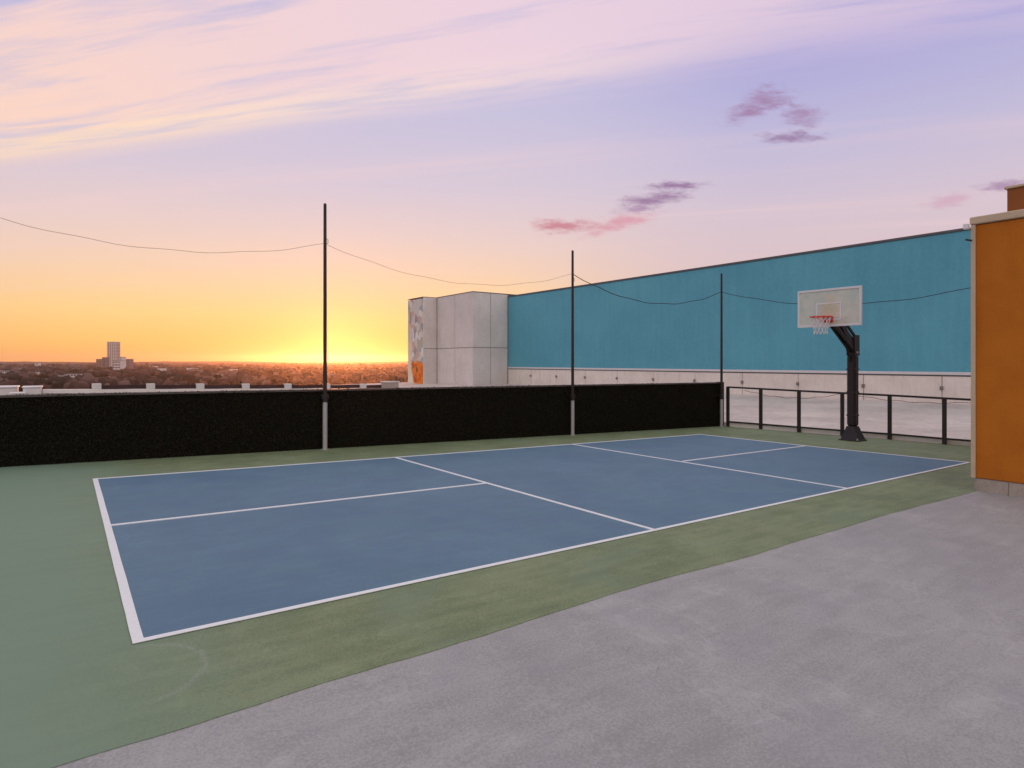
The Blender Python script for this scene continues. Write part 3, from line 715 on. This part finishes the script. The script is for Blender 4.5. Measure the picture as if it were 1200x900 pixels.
# the neighbouring roof under it
mb = MB(); mb.box(-40, 29.0, 20, 60, -25, -2.2); tag(mb.build('neighbouring_roof', M['ledge']), kind='structure')
def rooftop_box(x, y, z, w, d, h, label, louv=False):
    o = empty('rooftop_unit', (x, y, z), label, 'rooftop unit', 'white rooftop units beyond the hedge')
    mb = MB(); mb.bbox(-w / 2, w / 2, -d / 2, d / 2, 0, h, 0.03); mb.build('casing', M['white_wall'], o)
    mb = MB(); mb.bbox(-w / 2 - 0.04, w / 2 + 0.04, -d / 2 - 0.04, d / 2 + 0.04, h + 0.003, h + 0.06, 0.01); mb.build('lid', M['white_metal'], o)
    n = max(2, int(w / 0.35))
    for k in range(n):
        if louv:
            mb = MB(); c = -w / 2 + w * (k + 0.5) / n; mb.bbox(c - 0.10, c + 0.10, -d / 2 - 0.02, -d / 2 - 0.002, h * 0.25, h * 0.85, 0.005); mb.build('vent', M['dark_trim'], o)
    return o
rooftop_box(-3.35, 32.8, -2.2, 2.3, 1.5, 2.66, 'wide white rooftop unit cut by the left picture edge beyond the hedge')
rooftop_box(-1.62, 32.0, -2.2, 0.66, 1.2, 2.66, 'white rooftop unit with a row of grey vents beyond the hedge', True)
rooftop_box(-2.12, 31.2, -2.2, 0.5, 0.8, 2.42, 'lowest white rooftop unit, between the other two beyond the hedge')
# cream block and thin lit mast left of the tower foot
o = empty('rooftop_block', (16.25, 31.6, -2.2), 'cream block at the right end of the dark barrier, by the painted tower', 'block')
mb = MB(); mb.bbox(-0.42, 0.42, -0.4, 0.4, 0, 2.55, 0.02); mb.build('wall', M['stone'], o)
mb = MB(); mb.bbox(-0.47, 0.47, -0.45, 0.45, 2.553, 2.62, 0.01); mb.build('cap', M['white_wall'], o)

# ------------------------------------------------------------------ the city plain
GZ = -25.0
def plainmat():
    m, nt, b = material('city_ground', 0.95, 0.1)
    p = coords(nt, 'Position')
    n = noise(nt, p, 0.008, 6, 0.7); f = noise(nt, p, 0.05, 4, 0.7)
    c = mix(nt, n.step(0.4, 0.65), (0.045, 0.034, 0.026, 1), (0.10, 0.075, 0.062, 1))
    c = mix(nt, f.step(0.62, 0.72) * 0.6, c, (0.22, 0.18, 0.16, 1))
    nt.links.new(c, b.inputs['Base Color']); return m
mb = MB(); mb.add([(-8800, -8800, GZ), (8800, -8800, GZ), (8800, 8800, GZ), (-8800, 8800, GZ)], [(0, 1, 2, 3)])
tag(mb.build('city_ground', plainmat()), kind='structure')
# a low far rise on the skyline
def ridge(name, dist, hmax, seed, mat, b0=-180, b1=180):
    mb = MB(); n = 520; vs = []
    for i in range(n + 1):
        bearing = YAW + R(b0 + (b1 - b0) * i / n)
        h = hmax * (0.55 + 0.45 * mnoise.fractal(Vector((i * 0.035, seed, 0)), 1.0, 2.0, 5) + 0.10 * mnoise.noise(Vector((i * 0.9, seed, 2))))
        for dd_, z in ((dist - 900, GZ - 1), (dist, GZ + max(6, h)), (dist + 1400, GZ - 1)):
            vs.append((math.sin(bearing) * dd_, math.cos(bearing) * dd_, z))
    mb.add(vs, [(3 * i + a, 3 * i + 3 + a, 3 * i + 4 + a, 3 * i + 1 + a) for i in range(n) for a in (0, 1)])
    return tag(mb.build(name, mat, smooth=True), kind='structure')
hillm = simple('wooded_far_rise', (0.06, 0.045, 0.04, 1), 0.95, 0.1, 0, 0.3, 0.004, 0)
ridge('far_hills', 6400, 46, 3.0, hillm)

# trees: thousands of crowns reading as one wooded suburb
def ico(sub):
    bm = bmesh.new(); bmesh.ops.create_icosphere(bm, subdivisions=sub, radius=1)
    v = np.array([q.co[:] for q in bm.verts]); f = np.array([[w.index for w in q.verts] for q in bm.faces]); bm.free(); return v, f
def forest(n, d0, d1, sub, smin, smax, seed):
    r = np.random.default_rng(seed); v, f = ico(sub)
    bearing = YAW + np.radians(r.uniform(-62, 8, n)); dist = np.sqrt(r.uniform(d0 ** 2, d1 ** 2, n))
    cx, cy = np.sin(bearing) * dist, np.cos(bearing) * dist
    keep = np.array([mnoise.noise(Vector((a / 260, b / 260, 0.5))) > -0.22 for a, b in zip(cx, cy)])
    cx, cy = cx[keep], cy[keep]; n = len(cx)
    s = r.uniform(smin, smax, n); hgt = s * r.uniform(0.75, 1.25, n)
    jit = r.uniform(0.62, 1.25, (n, len(v)))
    P = v[None] * jit[..., None] * np.stack([s, s * r.uniform(0.8, 1.2, n), hgt * 0.8], 1)[:, None]
    P += np.stack([cx, cy, GZ + hgt * 0.85], 1)[:, None]
    P = P.reshape(-1, 3); F = (f[None] + (np.arange(n) * len(v))[:, None, None]).reshape(-1, 3)
    return P, F
parts = [forest(3600, 620, 1400, 2, 3.5, 7.5, 1), forest(7000, 1300, 2600, 1, 4, 8.5, 2), forest(9000, 2500, 6000, 1, 5, 11, 3)]
off = 0; PV, PF = [], []
for P, F in parts: PV.append(P); PF.append(F + off); off += len(P)
def crownmat():
    m, nt, b = material('dusky_tree_crown', 0.9, 0.1)
    g = nt.nodes.new('ShaderNodeNewGeometry'); n = X(nt, g.outputs['Random Per Island'])
    c = ramp(nt, n, [(0.0, (0.020, 0.020, 0.014, 1)), (0.4, (0.050, 0.036, 0.030, 1)), (0.75, (0.095, 0.058, 0.050, 1)), (1.0, (0.17, 0.115, 0.10, 1))])
    nt.links.new(c, b.inputs['Base Color']); return m
tag(npmesh('distant_trees', np.concatenate(PV), np.concatenate(PF), 3, crownmat()), 'wooded suburb stretching to the skyline behind the hedge', 'trees', kind='stuff')

# distant buildings, each on its own
M['far_wall'] = simple('far_pale_wall', (0.78, 0.74, 0.74, 1), 0.85, 0.2, 0, 0.1, 0.02, 0)
M['far_tan'] = simple('far_tan_wall', (0.34, 0.26, 0.21, 1), 0.85, 0.2, 0, 0.1, 0.02, 0)
M['far_grey'] = simple('far_grey_wall', (0.22, 0.19, 0.20, 1), 0.85, 0.2, 0, 0.1, 0.02, 0)
M['far_glass'] = simple('far_window_glass', (0.04, 0.045, 0.055, 1), 0.2, 0.5, 0, 0.1, 0.02, 0)
M['far_roof'] = simple('far_roof', (0.20, 0.17, 0.16, 1), 0.9, 0.2, 0, 0.1, 0.02, 0)
def camdir(px): 
    r = (px - 600) / 712.4; return Vector((r * CS + SN, -r * SN + CS))
def far_building(px, depth, w, d, top, floors, bays, wall, label, name='distant_building', group='pale buildings among the distant trees', roof=True):
    c = Vector((-0.31, -4.19)) + camdir(px) * depth
    o = empty(name, (c.x, c.y, GZ), label, 'building', group, rz=-YAW)
    H = top - GZ
    mb = MB(); mb.box(-w / 2, w / 2, -d / 2, d / 2, 0, H); mb.build('wall', wall, o)
    fh = H / floors; ww = w / bays * 0.30; win = None
    for i in range(floors):
        for j in range(bays):
            if win is None:
                mb = MB(); mb.box(-ww, ww, -d / 2 - 0.25, -d / 2 - 0.05, fh * 0.3, fh * 0.78); win = q = mb.build('window', M['far_glass'], o)
            else: q = win.copy(); COL.objects.link(q); q.parent = o
            q.location = (-w / 2 + w * (j + 0.5) / bays, 0, i * fh)
    mb = MB(); mb.box(-w / 2 - 0.5, w / 2 + 0.5, -d / 2 - 0.5, d / 2 + 0.5, H + 0.05, H + 0.8); mb.build('roof', M['far_roof'], o)
    return o
Z = lambda y, D: 1.654 + (424 - y) * D / 712.4
# the high-rise on the skyline and the blocks clustered at its foot
D = 1700
c = Vector((-0.31, -4.19)) + camdir(133.5) * D
hr = empty('high_rise', (c.x, c.y, GZ), 'tall grey high-rise with banded floors on the skyline', 'building', rz=-YAW)
H = Z(400.5, D) - GZ; w = 26.0
mb = MB(); mb.box(-w / 2 + 1.2, w / 2 - 1.2, -8, 8, 0, H - 2); mb.build('core', M['far_tan'], hr)
nf = 20
flm = MB(); flm.box(-w / 2, w / 2, -10, 10, 0, 1.5)
f0 = None
for i in range(nf):
    z = H * (i + 1) / nf - 1.5
    if f0 is None: f0 = flm.build('floor_band', M['far_wall'], hr); o = f0
    else: o = f0.copy(); COL.objects.link(o); o.parent = hr
    o.location = (0, 0, z)
cm = MB(); cm.box(-0.9, 0.9, -10.4, -9.2, 0, H - 1.6); c0 = None
for j in range(5):
    if c0 is None: c0 = cm.build('column', M['far_wall'], hr); o = c0
    else: o = c0.copy(); COL.objects.link(o); o.parent = hr
    o.location = (-w / 2 + 1.2 + j * (w - 2.4) / 4, 0, 0)
for px, y, w_, D, fl, by, wall, lab in [
    (118, 421, 14, 1750, 8, 4, 'far_tan', 'low tan block left of the foot of the high-rise'),
    (124, 419, 8, 1650, 9, 3, 'far_grey', 'narrow grey block touching the left side of the high-rise'),
    (143, 418.5, 10, 1600, 8, 3, 'far_wall', 'pale block touching the right side of the high-rise'),
    (152, 421, 10, 1680, 7, 3, 'far_grey', 'short grey block at the right end of the high-rise cluster'),
    (140, 423, 16, 1300, 5, 5, 'far_wall', 'wide pale low block in front of the high-rise')]:
    far_building(px, D, w_, 18, Z(y, D), fl, by, M[wall], lab, group='blocks clustered round the high-rise')
for px, y, w_, D, fl, by, wall, lab in [
    (4, 434.5, 22, 1000, 4, 6, 'far_wall', 'pale building among the trees at the left edge of the picture'),
    (88, 438.5, 20, 820, 3, 5, 'far_wall', 'widest pale building among the trees, left of the high-rise'),
    (70, 440, 9, 800, 2, 3, 'far_wall', 'small pale house left of the widest pale building'),
    (134, 441.5, 9, 830, 2, 3, 'far_wall', 'small pale house among the trees below the high-rise'),
    (196, 440, 15, 840, 3, 4, 'far_wall', 'pale building among the trees right of the high-rise'),
    (186, 443, 8, 800, 2, 2, 'far_tan', 'small tan house just left of the pale building right of the high-rise'),
    (258, 438, 8, 900, 2, 3, 'far_wall', 'small pale house among the trees midway to the tallest pole'),
    (280, 441, 10, 820, 2, 3, 'far_tan', 'low tan building among the trees left of the tallest pole'),
    (387, 438, 6, 850, 2, 2, 'far_wall', 'small pale house just right of the tallest pole'),
    (322, 437, 7, 950, 2, 2, 'far_grey', 'small grey house among the trees left of the tallest pole'),
    (44, 425, 14, 2200, 4, 4, 'far_wall', 'pale block near the skyline at far left'),
    (448, 439, 9, 860, 2, 3, 'far_grey', 'grey house among the trees left of the painted tower')]:
    far_building(px, D, w_, 12, Z(y, D), fl, by, M[wall], lab)
rr_ = random.Random(11)
LAB = 'small flat-roofed building lost among the distant trees'
for i in range(44):
    D = rr_.uniform(900, 3200); px = rr_.uniform(-60, 470)
    h = rr_.uniform(7, 15)
    c = Vector((-0.31, -4.19)) + camdir(px) * D
    o = empty('distant_building', (c.x, c.y, GZ), LAB, 'building', 'small buildings lost among the distant trees', rz=rr_.uniform(-0.8, 0.8) - YAW)
    w_ = rr_.uniform(8, 26); mb = MB(); mb.box(-w_ / 2, w_ / 2, -6, 6, 0, h); mb.build('wall', M[rr_.choice(['far_wall', 'far_tan', 'far_grey', 'far_wall'])], o)
    mb = MB(); mb.box(-w_ / 2 - 0.4, w_ / 2 + 0.4, -6.4, 6.4, h + 0.05, h + 0.6); mb.build('roof', M['far_roof'], o)

# ------------------------------------------------------------------ evening haze over the plain
mb = MB(); mb.box(-8900, 8900, -8900, 8900, GZ - 1.5, 75)
hz = mb.build('haze', [])
hm = bpy.data.materials.new('evening_haze'); hm.use_nodes = True; hn = hm.node_tree; hn.nodes.clear()
pv = hn.nodes.new('ShaderNodeVolumePrincipled'); pv.inputs['Density'].default_value = 0.6e-4; pv.inputs['Color'].default_value = (0.92, 0.80, 0.90, 1)
pv.inputs['Anisotropy'].default_value = 0.87
ho = hn.nodes.new('ShaderNodeOutputMaterial'); hn.links.new(pv.outputs[0], ho.inputs['Volume'])
hz.data.materials.append(hm); tag(hz, 'thin evening haze lying over the suburb', 'haze', kind='stuff')
